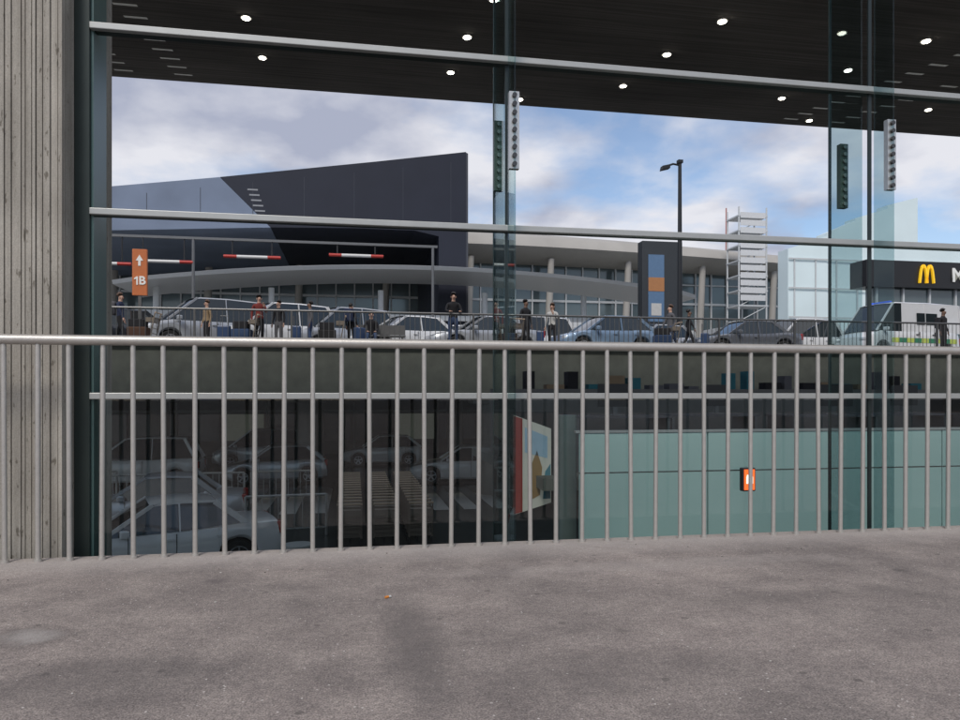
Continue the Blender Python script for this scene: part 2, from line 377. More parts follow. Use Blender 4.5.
for px,py in ((-2,31.5),(5,26),(12,26),(19,26),(-9,36),(-2,40),(5,36),(12,36)):
    p=pier.copy(); p.location=(px,py,0); C.objects.link(p)
tag(MB().box(-30,60,45.5,46,-2.78,.85).obj("back_wall",mat("undercroft_wall",(.09,.092,.085),.8,var=.3,scale=.7)),"dark wall closing the space under the road deck","wall")
zL=-2.78
sf=empty("shopfront","row of dim shop windows, some glowing, added to lighten the lower level","shopfront",(0,45.4,zL))
q=MB(); f_=MB()
for i in range(-9,8):
    q.box(i*2.6+.1,i*2.6+2.4,-.02,.02,.9,2.5,0 if i%4==1 else 1)
    f_.box(i*2.6-.06,i*2.6+.06,-.1,.0,0,3.2)
f_.box(-24,21,-.12,-.101,2.6,2.75)
q.obj("window",[mat("added_glow_window",(.4,.4,.33),.5,emit=.08),mat("unlit_window",(.05,.06,.065),.2)],sf); f_.obj("frame",mat("shop_frame",(.2,.21,.2),.5),sf)  # every fourth window glows faintly, added to lift the dark lower hall

FS=mat("far_rail_steel",(.16,.16,.16),.45,.6)
fr=empty("railing","grey steel railing section at the edge of the road deck","railing",(-14,24.15,2.5),group="railing sections along the road deck")
MB().tube((0,0,1.1),(3.0,0,1.1),.035,n=8).obj("handrail",FS,fr)
MB().tube((0,0,.1),(3.0,0,.1),.02,n=6).obj("bottom_rail",FS,fr)
MB().box(-.03,.03,-.04,.04,0,1.1).obj("post",FS,fr)
fb=MB().tube((0,0,.1),(0,0,1.08),.012,n=6).obj("baluster",FS,fr,(.17,0,0))
for i in range(1,17):
    b=fb.copy(); b.location=(.17+i*.17,0,0); C.objects.link(b)
for i in range(1,15): copy_thing(fr,(-14+3.0*i,24.15,2.5))

# ---------------------------------------------------------------- vehicles
TY=mat("tyre_rubber",(.02,.02,.02),.85); RIM=mat("alloy_rim",(.5,.5,.52),.3,.9); 
CG=mat("car_glass",(.02,.028,.032),.04,0,var=.1,coat=.6); BLK=mat("black_trim",(.02,.02,.02),.5)
HL=mat("headlight_lens",(.75,.78,.8),.08,.3,coat=.8); TL=mat("tail_lens",(.35,.01,.01),.15,coat=.6); PL=mat("number_plate",(.75,.75,.72),.4)
def paint(name,c,metal=.4): return mat(name,c,.3,metal,var=.05,coat=.9)
KINDS={
 'hatch':dict(L=2.05,W=.87,hz=[(-2.05,.55),(-2.0,.72),(-1.7,.82),(-1.0,.95),(.5,.98),(1.8,1.02),(2.0,.95),(2.05,.6)],zs=.95,ws=-1.05,rf=-.2,rr=1.25,rb=1.93,roof=1.52,wf=-1.28,wr=1.28,R=.33),
 'mpv':dict(L=2.3,W=.92,hz=[(-2.3,.6),(-2.24,.82),(-1.9,.98),(-1.35,1.08),(.5,1.1),(2.1,1.14),(2.26,1.0),(2.3,.65)],zs=1.07,ws=-1.5,rf=-.45,rr=1.75,rb=2.2,roof=1.9,wf=-1.42,wr=1.45,R=.34),
 'sedan':dict(L=2.3,W=.9,hz=[(-2.3,.52),(-2.25,.7),(-1.9,.8),(-1.1,.93),(.5,.96),(1.5,1.02),(2.2,1.0),(2.3,.6)],zs=.93,ws=-1.05,rf=-.2,rr=.95,rb=1.65,roof=1.47,wf=-1.42,wr=1.38,R=.34),
 'van':dict(L=2.75,W=.99,hz=[(-2.75,.6),(-2.68,.95),(-2.3,1.15),(-1.95,1.25),(.5,1.25),(2.6,1.25),(2.72,1.1),(2.75,.65)],zs=1.24,ws=-2.15,rf=-1.2,rr=2.6,rb=2.72,roof=2.45,wf=-1.85,wr=1.75,R=.36)}
def interp(t,x):
    if x<=t[0][0]: return t[0][1]
    for (a,b),(c,d) in zip(t[:-1],t[1:]):
        if x<=c: return b+(d-b)*(x-a)/(c-a)
    return t[-1][1]
def make_car(kind,pm,label,loc,rot,name="parked_car",cat="car",group="cars parked on the road deck"):
    k=KINDS[kind]; L,W=k['L'],k['W']; R=k['R']+.05
    r=empty(name,label,cat,loc,rot,group)
    st=set([-L,-L+.03,-L+.12,-L+.4,L-.4,L-.12,L-.03,L]+[a for a,_ in k['hz']])
    for c in (k['wf'],k['wr']):
        for d in (-1.001,-1,-.92,-.75,-.45,0,.45,.75,.92,1,1.001): st.add(round(c+d*R,4))
    st=sorted(st); vs=[];fs=[]
    def zb(x):
        for c in (k['wf'],k['wr']):
            d=abs(x-c)
            if d<=R+1e-6: return k['R']+math.sqrt(max(0,R*R-d*d))
        return .2 if abs(x)<L-.2 else .28
    for x in st:
        zt=interp(k['hz'],x); b=min(zb(x),zt-.05); e=(L-abs(x))
        wd=W*(1-.16*max(0,1-e/.5)**2)
        sec=[(0,b),(wd*.9,b),(wd*.985,b+min(.08,(zt-b)*.2)),(wd,b+(zt-b)*.45),(wd*.985,b+(zt-b)*.78),(wd*.93,zt-.03*min(1,(zt-b))),(wd*.82,zt),(wd*.4,zt+.025),(0,zt+.03)]
        ring=sec+[(-a,z) for a,z in sec[-2:0:-1]]
        vs+=[(x,a,z) for a,z in ring]; nn=len(ring)
    for i in range(len(st)-1):
        for j in range(nn): fs.append((i*nn+j,i*nn+(j+1)%nn,(i+1)*nn+(j+1)%nn,(i+1)*nn+j))
    fs+=[tuple(range(nn)),tuple(range((len(st)-1)*nn,len(st)*nn))]
    MB().add(vs,fs).obj("body",pm,r,smooth=35)
    MB().box(-L+.25,L-.25,-W*.75,W*.75,.22,.7).obj("underbody",BLK,r)
    zs,zr=k['zs'],k['roof']; hb=W*.9; ht=W*.72 if kind!='van' else W*.86
    gx=[(k['ws'],0),(k['rf'],1),((k['rf']+k['rr'])/2,1.03),(k['rr'],.985),(k['rb'],0)]
    vs=[];fs=[]
    for x,t in gx:
        z=zs+(zr-zs)*t; h=hb+(ht-hb)*min(1,t)
        ring=[(hb,zs-.03),(hb+(ht-hb)*min(1,t),z),(h*.5,z+.03*min(1,t)),(0,z+.04*min(1,t))]
        ring=ring+[(-a,q) for a,q in ring[-2::-1]]
        vs+=[(x,a,q) for a,q in ring]; nn=len(ring)
    for i in range(len(gx)-1):
        for j in range(nn-1): fs.append((i*nn+j,i*nn+j+1,(i+1)*nn+j+1,(i+1)*nn+j))
    MB().add(vs,fs).obj("window",CG,r,smooth=30)
    vs=[];fs=[]
    for x,t in ((k['rf']-.06,.97),(k['rf']+.1,1.02),((k['rf']+k['rr'])/2,1.05),(k['rr'],1.01),(k['rr']+.06,.95)):
        z=zs+(zr-zs)*t
        ring=[(ht*1.03,z-.03),(ht*.97,z+.015),(ht*.5,z+.04),(0,z+.05)]; ring+= [(-a,q) for a,q in ring[-2::-1]]
        vs+=[(x,a,q) for a,q in ring]; nn=len(ring)
    for i in range(4):
        for j in range(nn-1): fs.append((i*nn+j,i*nn+j+1,(i+1)*nn+j+1,(i+1)*nn+j))
    MB().add(vs,fs).obj("roof",pm,r,smooth=40)
    for s in (1,-1):
        MB().beam((k['ws'],hb*s,zs),(k['rf'],ht*s*1.01,zr),.05,.07).obj("pillar",pm,r)
        bx=(k['rf']+k['rr'])/2-.1
        MB().beam((bx,(hb+.004)*s,zs-.02),(bx,(ht+.006)*s,zr),.03,.09).obj("pillar",pm,r)
        MB().beam((k['rb'],hb*s*.99,zs),(k['rr'],ht*s*1.01,zr),.07,.12).obj("pillar",pm,r)
        if kind=='van':
            MB().add([(-.75,(hb+.02)*s,zs-.05),(2.7,(hb+.02)*s,zs-.05),(2.62,(ht+.02)*s,zr+.02),(-.75,(ht+.02)*s,zr+.02)],[(0,1,2,3)]).obj("side_panel",pm,r)
        MB().box(k['ws']+.25,k['ws']+.42,min(s*W,s*(W+.2)),max(s*W,s*(W+.2)),zs+.0,zs+.14).obj("mirror",pm,r,bevel=.03)
        MB().box(-L+.02,-L+.36,min(s*W*.5,s*W*.86),max(s*W*.5,s*W*.86),interp(k['hz'],-L+.1)-.17,interp(k['hz'],-L+.1)-.02).obj("headlight",HL,r,bevel=.04)
        MB().box(L-.12,L+.012,min(s*W*.6,s*W*.87),max(s*W*.6,s*W*.87),.72,.98).obj("tail_light",TL,r,bevel=.02)
        for hx in (.0,.95): MB().box(hx,hx+.16,min(s*W*.98,s*(W+.025)),max(s*W*.98,s*(W+.025)),zs-.15,zs-.12).obj("handle",BLK if kind=='van' else pm,r)
        for hx in (k['ws']+.4,.2,1.1): MB().box(hx,hx+.012,min(s*W*.97,s*(W+.003)),max(s*W*.97,s*(W+.003)),.3,zs-.02).obj("door_seam",BLK,r)
        for cx in (k['wf'],k['wr']):
            wl=bpy.data.objects.new("wheel",None); C.objects.link(wl); wl.parent=r; wl.location=(cx,s*(W-.12),k['R'])
            q=k['R']
            MB().lathe_y([(q*.62,-.1),(q*.94,-.11),(q,-.07),(q,.07),(q*.94,.11),(q*.62,.1)],24).obj("tyre",TY,wl,smooth=50)
            rm=MB().lathe_y([(q*.64,-.06),(q*.64,.06)],20,mi=1)
            rm.lathe_y([(q*.64,s*.07),(q*.64,s*.112),(q*.57,s*.112),(q*.57,s*.07)],20)
            for a in range(5):
                t=a*2*math.pi/5+.3
                rm.beam((0,s*.1,0),(q*.6*math.cos(t),s*.1,q*.6*math.sin(t)),.03,.06)
            rm.obj("rim",[RIM,BLK],wl)
    MB().box(-L-.015,-L+.05,-W*.45,W*.45,.36,.52).obj("grille",BLK,r,bevel=.01)
    MB().box(-L-.025,-L-.016,-.26,.26,.40,.51).obj("number_plate",PL,r)
    MB().box(L+.001,L+.012,-.26,.26,.55,.66).obj("number_plate",PL,r)
    return r
SIL=paint("silver_paint",(.42,.44,.47)); WHT=paint("white_paint",(.68,.69,.70),0); DRK=paint("dark_paint",(.025,.03,.04)); BLU=paint("pale_blue_paint",(.22,.32,.45)); GRY=paint("grey_paint",(.13,.14,.16)); RED=paint("red_paint",(.3,.02,.02))
zR=2.40
make_car('hatch',DRK,"dark hatchback parked behind the deck railing",(-8.9,28.2,zR),.3)
make_car('mpv',SIL,"silver people carrier parked at an angle",(-5.4,27.7,zR),.5)
make_car('mpv',WHT,"white people carrier parked beside the silver one",(-2.9,28.6,zR),.5)
make_car('mpv',SIL,"second silver people carrier parked at an angle",(-.5,29.6,zR),.5)
make_car('hatch',WHT,"white hatchback parked behind the bench",(1.9,28.6,zR),.45)
make_car('sedan',SIL,"silver saloon parked behind the railing",(5.0,27.8,zR),.2)
make_car('mpv',WHT,"white people carrier parked behind the silver saloon",(7.6,31.4,zR),.3)
make_car('hatch',BLU,"pale blue hatchback parked behind the railing",(9.7,27.3,zR),.18)
make_car('hatch',SIL,"silver hatchback parked behind the blue one",(13.0,30.2,zR),.3)
make_car('sedan',GRY,"grey saloon parked side-on near the lamp post",(15.9,27.6,zR),.03)
make_car('mpv',WHT,"white people carrier parked beside the grey saloon",(20.0,30.2,zR),.2)
make_car('mpv',WHT,"white people carrier waiting across the road",(3.6,36,zR),.1)
make_car('hatch',GRY,"grey hatchback across the road",(14.5,37,zR),.0)
make_car('mpv',SIL,"silver people carrier across the road",(9.8,36.5,zR),.05)
make_car('mpv',DRK,"black people carrier across the road",(-11.3,36.5,zR),.1)
make_car('mpv',WHT,"white people carrier parked across the road",(-7.2,34.8,zR),.1)
make_car('hatch',RED,"red hatchback across the road",(19.5,37,zR),.0)
amb=make_car('van',WHT,"white van with a narrow yellow and green side band",(24.0,28.6,zR),.15,"ambulance","ambulance",None)
YG=mat("fluorescent_yellow",(.5,.6,.12),.5); GN=mat("ambulance_green",(.04,.22,.12),.5); BLUL=mat("blue_beacon",(.03,.12,.7),.15,emit=.3)
for s in (1,-1):
    q=MB()
    for i in range(9):
        x=-1.4+i*.42; y=1.0*s
        q.add([(x,y,.74),(x+.42,y,.74),(x+.42,y,.94),(x,y,.94)],[(0,1,2,3)],i%2)
    q.obj("stripe",[YG,GN],amb)
    MB().add([(.1,.925*s,1.55),(1.3,.925*s,1.55),(1.3,.905*s,2.05),(.1,.905*s,2.05)],[(0,1,2,3)]).obj("side_window",CG,amb)
MB().box(-1.1,-.95,-.6,.6,2.5,2.58).obj("light_bar",BLUL,amb,bevel=.03)
G2="cars standing in for reflections on the lower level"  # car models added in place of car reflections in the lower glass
make_car('sedan',SIL,"silver saloon parked on the lower level, standing in for a reflection",(-5.2,20.5,zL),.12,group=G2)
make_car('sedan',WHT,"white saloon close to the glass on the lower level, standing in for a reflection",(-3.9,15.6,zL),.35,group=G2)
make_car('mpv',WHT,"white people carrier on the lower level, standing in for a reflection",(-8.4,31,zL),.0,group=G2)
make_car('hatch',SIL,"silver hatchback on the lower level, standing in for a reflection",(-3.2,31,zL),.1,group=G2)
make_car('sedan',WHT,"white saloon on the lower level, standing in for a reflection",(4.6,30,zL),-.1,group=G2)
make_car('mpv',SIL,"silver people carrier far back on the lower level, standing in for a reflection",(-4.6,38,zL),.0,group=G2)
make_car('hatch',WHT,"white hatchback far back on the lower level, standing in for a reflection",(1.5,38,zL),.0,group=G2)

# ---------------------------------------------------------------- people
SK=[mat("skin_light",(.5,.31,.23),.6),mat("skin_dark",(.16,.09,.06),.6)]
EYE=mat("eye_dark",(.02,.015,.01),.2)
def person(label,loc,rot,top,pants,hair,skin=0,pose='stand',h=1.75,longhair=False,carry=None):
    f=h/1.75
    r=empty("person",label,"person",loc,rot)
    V=[];E=[];RR=[];TG=[]
    def v(p,ra,par=None,t=0):
        V.append(Vector(p)*f); RR.append((ra if isinstance(ra,tuple) else (ra,ra)))
        if par is not None: E.append((par,len(V)-1)); TG.append(t)
        return len(V)-1
    sit=pose=='sit'
    dz=-.45 if sit else 0
    T,P,K,SH=0,1,2,3
    pel=v((0,0,.93+dz),(.145,.11)); wa=v((0,.0,1.08+dz),(.13,.1),pel,T)
    ln=-.06 if pose in('lean','sit') else 0
    ch=v((0,ln,1.3+dz),(.165,.12),wa,T); nb=v((0,ln*1.3,1.45+dz),(.085,.075),ch,T); nk=v((0,ln*1.5-.005,1.52+dz),.052,nb,K)
    hd=v((0,ln*1.6-.02,1.61+dz),(.078,.09),nk,K); ht=v((0,ln*1.6-.005,1.69+dz),(.07,.085),hd,K)
    v((0,ln*1.6-.125,1.605+dz),(.014,.014),hd,K)
    for s in (1,-1):
        sh=v((s*.18,ln,1.40+dz),.058,ch,T)
        if pose=='lean': el=(s*.25,-.14,1.17); wr=(s*.16,-.38,1.12); dirn=Vector((-.15*s,-1,-.1))
        elif pose=='push': el=(s*.25,-.1,1.15); wr=(s*.2,-.36,1.06); dirn=Vector((0,-1,-.15))
        elif pose=='phone' and s==1: el=(.24,-.05,1.15); wr=(.12,-.24,1.32); dirn=Vector((-.3,-.4,.85))
        elif sit: el=(s*.24,-.05,1.14+dz); wr=(s*.14,-.28,1.02+dz); dirn=Vector((-.2*s,-1,-.1))
        elif pose=='walk': el=(s*.24,.1*s,1.14); wr=(s*.24,.1*s-.12,.91); dirn=Vector((0,-.25,-1))
        else: el=(s*.235,.03,1.13); wr=(s*.25,-.05,.89); dirn=Vector((0,-.12,-1))
        e=v(el,.044,sh,T); w_=v(wr,.03,e,T); dirn.normalize()
        pm=v(Vector(wr)+dirn*.07,(.034,.02),w_,K)
        side=dirn.cross(Vector((0,1,0)) if abs(dirn.y)<.7 else Vector((0,0,1))).normalized()
        for q,(o_,ln_) in enumerate(((-.027,.055),(-.009,.065),(.009,.06),(.027,.045))):
            a=v(Vector(wr)+dirn*.11+side*o_,.0095,pm,K); v(Vector(wr)+dirn*(.11+ln_)+side*o_*1.1+Vector((0,-.01,0)),.008,a,K)
        a=v(Vector(wr)+dirn*.06-side*.05,.011,pm,K); v(Vector(wr)+dirn*.1-side*.06,.009,a,K)
        if sit:
            hp=v((s*.1,-.02,.88+dz),.09,pel,P); kn=v((s*.14,-.43,.50),.062,hp,P); an=v((s*.14,-.40,.09),.042,kn,P)
            v((s*.15,-.56,.045),(.042,.03),an,SH)
        else:
            d=(.22*s if pose in('walk','push') else 0)
            hp=v((s*.095,0,.86),.092,pel,P); kn=v((s*.105,-.02+d*.6,.49),.062,hp,P); an=v((s*.11,.02+d*1.3,.09),.042,kn,P)
            v((s*.13,-.13+d*1.3,.042),(.042,.03),an,SH)
    me=bpy.data.meshes.new("body"); me.from_pydata(V,E,[])
    o=bpy.data.objects.new("body",me); C.objects.link(o)
    md=o.modifiers.new("Skin",'SKIN'); 
    if not me.skin_vertices:
        bm=bmesh.new(); bm.from_mesh(me); bm.verts.layers.skin.verify(); bm.to_mesh(me); bm.free()
    for i,(a,b) in enumerate(RR):
        me.skin_vertices[0].data[i].radius=(a*f,b*f); me.skin_vertices[0].data[i].use_root=(i==0)
    sb=o.modifiers.new("Sub",'SUBSURF'); sb.levels=1; sb.render_levels=1
    dg=bpy.context.evaluated_depsgraph_get(); m2=bpy.data.meshes.new_from_object(o.evaluated_get(dg))
    bpy.data.objects.remove(o)
    m2.materials.clear()
    for m in (top,pants,SK[skin],BLK): m2.materials.append(m)
    for p in m2.polygons:
        c=p.center; best=9;bt=0
        for (a,b),t in zip(E,TG):
            A,B=V[a],V[b]; ab=B-A; tt=max(0,min(1,(c-A).dot(ab)/ab.length_squared)); d=(c-(A+ab*tt)).length-.5*(RR[a][0]*(1-tt)+RR[b][0]*tt)
            if d<best: best=d;bt=t
        p.material_index=bt; p.use_smooth=True
    o=bpy.data.objects.new("body",m2); C.objects.link(o); o.parent=r
    hc=V[ht]
    bm=bmesh.new(); bmesh.ops.create_uvsphere(bm,u_segments=14,v_segments=10,radius=.098*f)
    for q in list(bm.verts):
        q.co.x*=.92; q.co.y*=1.08
        if q.co.y<-.02*f and q.co.z<.035*f: q.co.z=.035*f
        if q.co.z<-.05*f and not longhair: q.co.z=-.05*f; q.co.x*=.8;q.co.y*=.8
        if longhair and q.co.z<-.03*f: q.co.z-= .14*f; 
    hm=bpy.data.meshes.new("hair"); bm.to_mesh(hm); bm.free(); hm.materials.append(hair)
    for p in hm.polygons: p.use_smooth=True
    ho=bpy.data.objects.new("hair",hm); C.objects.link(ho); ho.parent=r; ho.location=hc+Vector((0,.02,.012))*f
    for s in (1,-1):
        MB().box(-.011,.011,-.006,.006,-.006,.006).obj("eye",EYE,r,(V[hd]+Vector((s*.032,-.088,.025))*f))
        MB().box(-.008,.008,-.016,.016,-.03,.03).obj("ear",SK[skin],r,(V[hd]+Vector((s*.08,.01,.01))*f),bevel=.006)
    MB().box(-.022,.022,-.004,.004,-.004,.004).obj("mouth",mat("lips",(.35,.12,.1),.5),r,(V[hd]+Vector((0,-.09,-.038))*f))
    if carry: 
        MB().box(-.17,.17,0,.17,0,.45).obj("backpack",carry,r,(0,.1*f,1.02*f+dz),bevel=.05)
    return r
bk=mat("black_cloth",(.015,.015,.018),.9); nv=mat("navy_cloth",(.02,.03,.07),.9); rd=mat("red_cloth",(.18,.03,.025),.9); gc=mat("grey_cloth",(.1,.1,.11),.9); wc=mat("white_cloth",(.5,.5,.48),.9); jn=mat("denim",(.05,.08,.16),.9); bc=mat("teal_cloth",(.03,.14,.17),.9); tn=mat("tan_cloth",(.28,.2,.12),.9)
hbk=mat("black_hair",(.015,.012,.01),.6); hbr=mat("brown_hair",(.09,.05,.03),.6)
Z=2.5
person("person in a dark jacket leaning on the deck railing",(3.36,24.55,Z),0,bk,jn,hbk,0,'lean',1.85)
person("person in black standing behind the railing",(6.1,25.3,Z),.5,bk,bk,hbk,1,'stand',1.78)
person("person in a white top standing by the railing",(7.15,25.5,Z),-.6,wc,bk,hbr,0,'phone',1.7,True)
person("person in black walking past the cars",(-8.15,25.2,Z),1.5,bk,jn,hbk,1,'walk',1.78)
person("person in navy walking with a backpack",(-7.7,25.8,Z),1.4,nv,bk,hbr,0,'walk',1.75,False,gc)
person("person in red looking at a phone",(-3.15,25.2,Z),.3,rd,bk,hbk,0,'phone',1.72)
person("person in black standing beside the white car",(-2.55,25.6,Z),-.5,bk,gc,hbk,0,'stand',1.6)
person("person in black waiting with a backpack",(-.1,25.3,Z),2.6,bk,bk,hbk,0,'stand',1.5,False,nv)
person("person in grey walking by the parked cars",(11.8,25.6,Z),-1.5,gc,jn,hbr,0,'walk',1.75)
person("person in black walking behind the railing",(12.4,25.3,Z),1.2,bk,bk,hbk,1,'walk',1.55)
person("person in black standing beside the white van",(23.6,25.6,Z),.3,bk,bk,hbk,1,'stand',1.85,False,bk)
person("person in a tan coat waiting by the parked cars",(-4.9,25.6,Z),-.8,tn,bk,hbr,0,'stand',1.55)
person("person in grey standing on the walkway",(-1.5,25.7,Z),-1.4,gc,jn,hbk,1,'stand',1.6)
bn=empty("bench","dark metal bench on the walkway behind the railing","bench",(.9,25.7,Z))
MB().box(-.9,.9,-.22,.22,.41,.45).obj("seat",FS,bn); MB().box(-.9,.9,.22,.26,.5,.85).obj("backrest",FS,bn)
for s in (-.8,.8): MB().box(s-.03,s+.03,-.2,.21,0,.409).obj("leg",FS,bn)
person("person in dark clothes seated on the bench",(.6,25.72,Z),0,bk,jn,hbk,0,'sit',1.75)

sc=empty("suitcase","upright wheeled suitcase on the walkway","suitcase",(-4.3,25.3,Z),group="suitcases on the walkway")
MB().box(-.22,.22,-.13,.13,.06,.68).obj("shell",mat("case_navy",(.03,.06,.14),.4),sc,bevel=.04)
MB().path([(-.13,.1,.66),(-.13,.1,1.02),(.13,.1,1.02),(.13,.1,.66)],.011).obj("handle",FS,sc)
for a in (-.16,.16): MB().tube((a-.02,0,.03),(a+.02,0,.03),.03).obj("wheel",BLK,sc)
for p in ((6.7,25.5,Z),(-1.9,25.1,Z),(.2,25.2,Z),(-8.4,25.0,Z),(13.0,25.2,Z)): copy_thing(sc,p,random.uniform(0,3))

TM=mat("trolley_metal",(.26,.22,.18),.4,.5)
tr=empty("luggage_trolley","brown-grey metal luggage trolley nested in a row","luggage trolley",(-.1,18,zL),group="rows of luggage trolleys")
q=MB()
for s in (-.28,.28): q.beam((s,-.5,.2),(s*.8,.45,.16),.04,.04)
for i in range(6): q.beam((-.28,-.45+i*.17,.21),(.28,-.45+i*.17,.21),.03,.02)
q.obj("base",TM,tr)
q=MB()
for s in (-.28,.28): q.beam((s,-.45,.2),(s,-.6,1.0),.035,.035)
for i in range(4): q.beam((-.28,-.48-i*.03,.35+i*.17),(.28,-.48-i*.03,.35+i*.17),.02,.02)
q.obj("back_frame",TM,tr)
MB().tube((-.3,-.62,1.02),(.3,-.62,1.02),.025).obj("handle",mat("handle_tan",(.5,.38,.27),.5),tr)
MB().box(-.26,.26,-.56,-.3,.72,.86).obj("basket",TM,tr)
for wx,wy in ((-.26,-.42),(.26,-.42),(0,.42)): MB().tube((wx-.02,wy,.08),(wx+.02,wy,.08),.08,n=12).obj("wheel",BLK,tr)
for rr in range(3):
    for i in range(14):
        if rr==0 and i==0: continue
        copy_thing(tr,(-.1+rr*.85,18+i*.55,zL))
for i,(px,ro) in enumerate(((-6.9,1.5),(-3.7,1.4),(-.9,1.6),(5.4,.4),(11.2,1.5))):
    copy_thing(tr,(px,25.0+.15*(i%2),Z),ro,"metal luggage trolley standing on the walkway","luggage trolleys on the walkway")
    sb_=MB().box(-.24,.24,-.3,.3,0,.32).box(-.2,.2,-.24,.26,.31,.58,1).obj("luggage_bag",[mat("bag_%s"%('brown','blue','black')[i%3],((.1,.05,.03),(.03,.06,.13),(.02,.02,.02))[i%3],.8),bk],None,(px,25.0+.15*(i%2),Z+.235),bevel=.03)
    sb_.rotation_euler=(0,0,ro); tag(sb_,"soft travel bags stacked on a luggage trolley","bag","bags on the luggage trolleys")

# ---------------------------------------------------------------- street furniture on the deck
sg=empty("totem_sign","slim orange wayfinding totem with white characters","sign",(-7.3,26.6,2.4))
OR=mat("orange_panel",(.55,.16,.05),.6); WH=mat("white_lettering",(.75,.75,.72),.5,emit=.1)
MB().box(-.05,.05,-.04,.04,0,1.9).obj("post",FS,sg); MB().box(-.24,.24,-.06,.06,1.9,3.5).obj("panel",OR,sg,bevel=.01)
text_obj("B",.4,WH,sg,(.09,-.07,2.4),bold=.01)
MB().prism_y([(-.10,2.26),(-.05,2.26),(-.05,2.55),(-.09,2.55),(-.17,2.49),(-.17,2.44),(-.10,2.47)],-.08,-.062).obj("numeral",WH,sg)
MB().prism_y([(-.12,3.1),(0,3.3),(.12,3.1),(.04,3.1),(.04,2.92),(-.04,2.92),(-.04,3.1)],-.075,-.062).obj("arrow",WH,sg)

def redwhite():
    m,n,l,b=nt("red_white_stripes"); tc=n.new('ShaderNodeTexCoord'); s=n.new('ShaderNodeSeparateXYZ'); l.new(tc.outputs['Object'],s.inputs[0])
    a=n.new('ShaderNodeMath'); a.operation='ABSOLUTE'; l.new(s.outputs[0],a.inputs[0])
    g=n.new('ShaderNodeMath'); g.operation='GREATER_THAN'; g.inputs[1].default_value=.62; l.new(a.outputs[0],g.inputs[0])
    mx=n.new('ShaderNodeMix'); mx.data_type='RGBA'; mx.inputs[6].default_value=(.65,.65,.63,1); mx.inputs[7].default_value=(.45,.04,.03,1); l.new(g.outputs[0],mx.inputs[0]); l.new(mx.outputs[2],b.inputs['Base Color']); return m
RW=redwhite()
gn=empty("gantry","grey steel gantry spanning the deck road","gantry",(0,31.4,2.4))
LG=mat("gantry_steel",(.16,.165,.17),.5,.4)
MB().box(-15,3.6,-.06,.06,4.9,5.0).obj("beam",LG,gn)
for px in (-14.5,-6.55,3.4): MB().tube((px,0,0),(px,0,4.899),.06,n=12).obj("post",LG,gn)
for i,(bx,bz) in enumerate(((-10.1,6.2),(-7.7,6.35),(-4.2,6.65),(.1,6.85))):
    hb=empty("height_limit_bar","red and white height limit bar hanging from the gantry","height bar",(bx,31.4,bz),group="height limit bars")
    MB().tube((-1.15,0,0),(1.15,0,0),.07,n=12).obj("bar",RW,hb,smooth=40)
    for s in (-.8,.8): MB().tube((s,0,.06),(s,0,7.3-bz),.03,n=6).obj("hanger",BLK,hb)

lp=empty("street_lamp","tall dark street lamp with short arm","street lamp",(15.7,33,2.4))
DM=mat("lamp_dark_metal",(.02,.022,.025),.5,.3)
MB().tube((0,0,0),(0,0,9.85),.14,.085,12).obj("pole",DM,lp,smooth=40)
MB().path([(0,0,9.7),(-.35,0,9.75),(-.75,0,9.6)],.05).obj("arm",DM,lp)
MB().prism_y([(-1.0,9.38),(-.55,9.5),(-.55,9.7),(-.95,9.6)],-.14,.14).obj("lamp_head",DM,lp,bevel=.02)
MB().box(-.12,.12,-.12,.12,9.8,9.95).obj("cap",DM,lp)

py=empty("advertising_pylon","tall dark pylon carrying blue and orange posters","advertising pylon",(20,45,2.5))
MB().box(-1.4,1.4,-.4,.4,0,8.5).obj("frame",mat("pylon_dark",(.035,.04,.045),.5,.1),py,bevel=.03)
q=MB().box(-1.0,.1,-.44,-.41,3.2,7.6,0); q.box(-1.0,.1,-.46,-.442,5.2,6.1,1); q.box(-.8,-.1,-.46,-.442,3.6,4.4,2); q.obj("poster",[mat("poster_blue",(.10,.18,.30),.5),mat("poster_orange",(.4,.18,.07),.5),wc],py)

# ---------------------------------------------------------------- large buildings beyond
wg=empty("wedge_roof_building","dark wedge-shaped roof building with a sharp raised corner","building",(0,60,0))
WD=mat("wedge_cladding",(.018,.021,.034),.5,0,var=.2,scale=.4,spec=.3); WL=mat("wedge_sky_reflection",(.17,.21,.29),.5,0,var=.35,scale=.25,spec=.3)  # paler tone paints the sky's reflection on the left of the dark cladding
right=[(-10.5,18.25),(2,20.2),(9.3,21.4),(9.3,2.5),(7.0,2.5),(7.0,14.2),(5,14.6),(0,14.6),(-6.6,14.4)]
MB().prism_y(right,0,25).obj("dark_fascia",WD,wg)
MB().prism_y([(-30,15.6),(-20,16.9),(-10.52,18.24),(-6.62,14.39),(-20,13.6),(-30,12.9)],0,25).obj("sky_reflection_fascia",WL,wg)
MB().prism_y([(9.303,21.4),(9.303,2.5),(9.5,2.5),(9.5,21.3)],0.1,24.9).obj("edge_trim",mat("edge_trim",(.06,.065,.08),.5,.2),wg)
JT=mat("joint",(.03,.035,.05),.5)
for i in range(-24,9,4): MB().box(i,i+.04,-.012,-.003,15,16.4+max(0,(i+20))*.155-.3).obj("panel_joint",JT,wg)
for i in range(7): MB().box(-8.4+i*.14,-7.6+i*.14,-.02,-.004,17.3-i*.42,17.42-i*.42).obj("vent_or_reflection",mat("vent_reflection",(.25,.26,.28),.5),wg)  # ceiling slots reflected in the cladding, modelled as pale bars

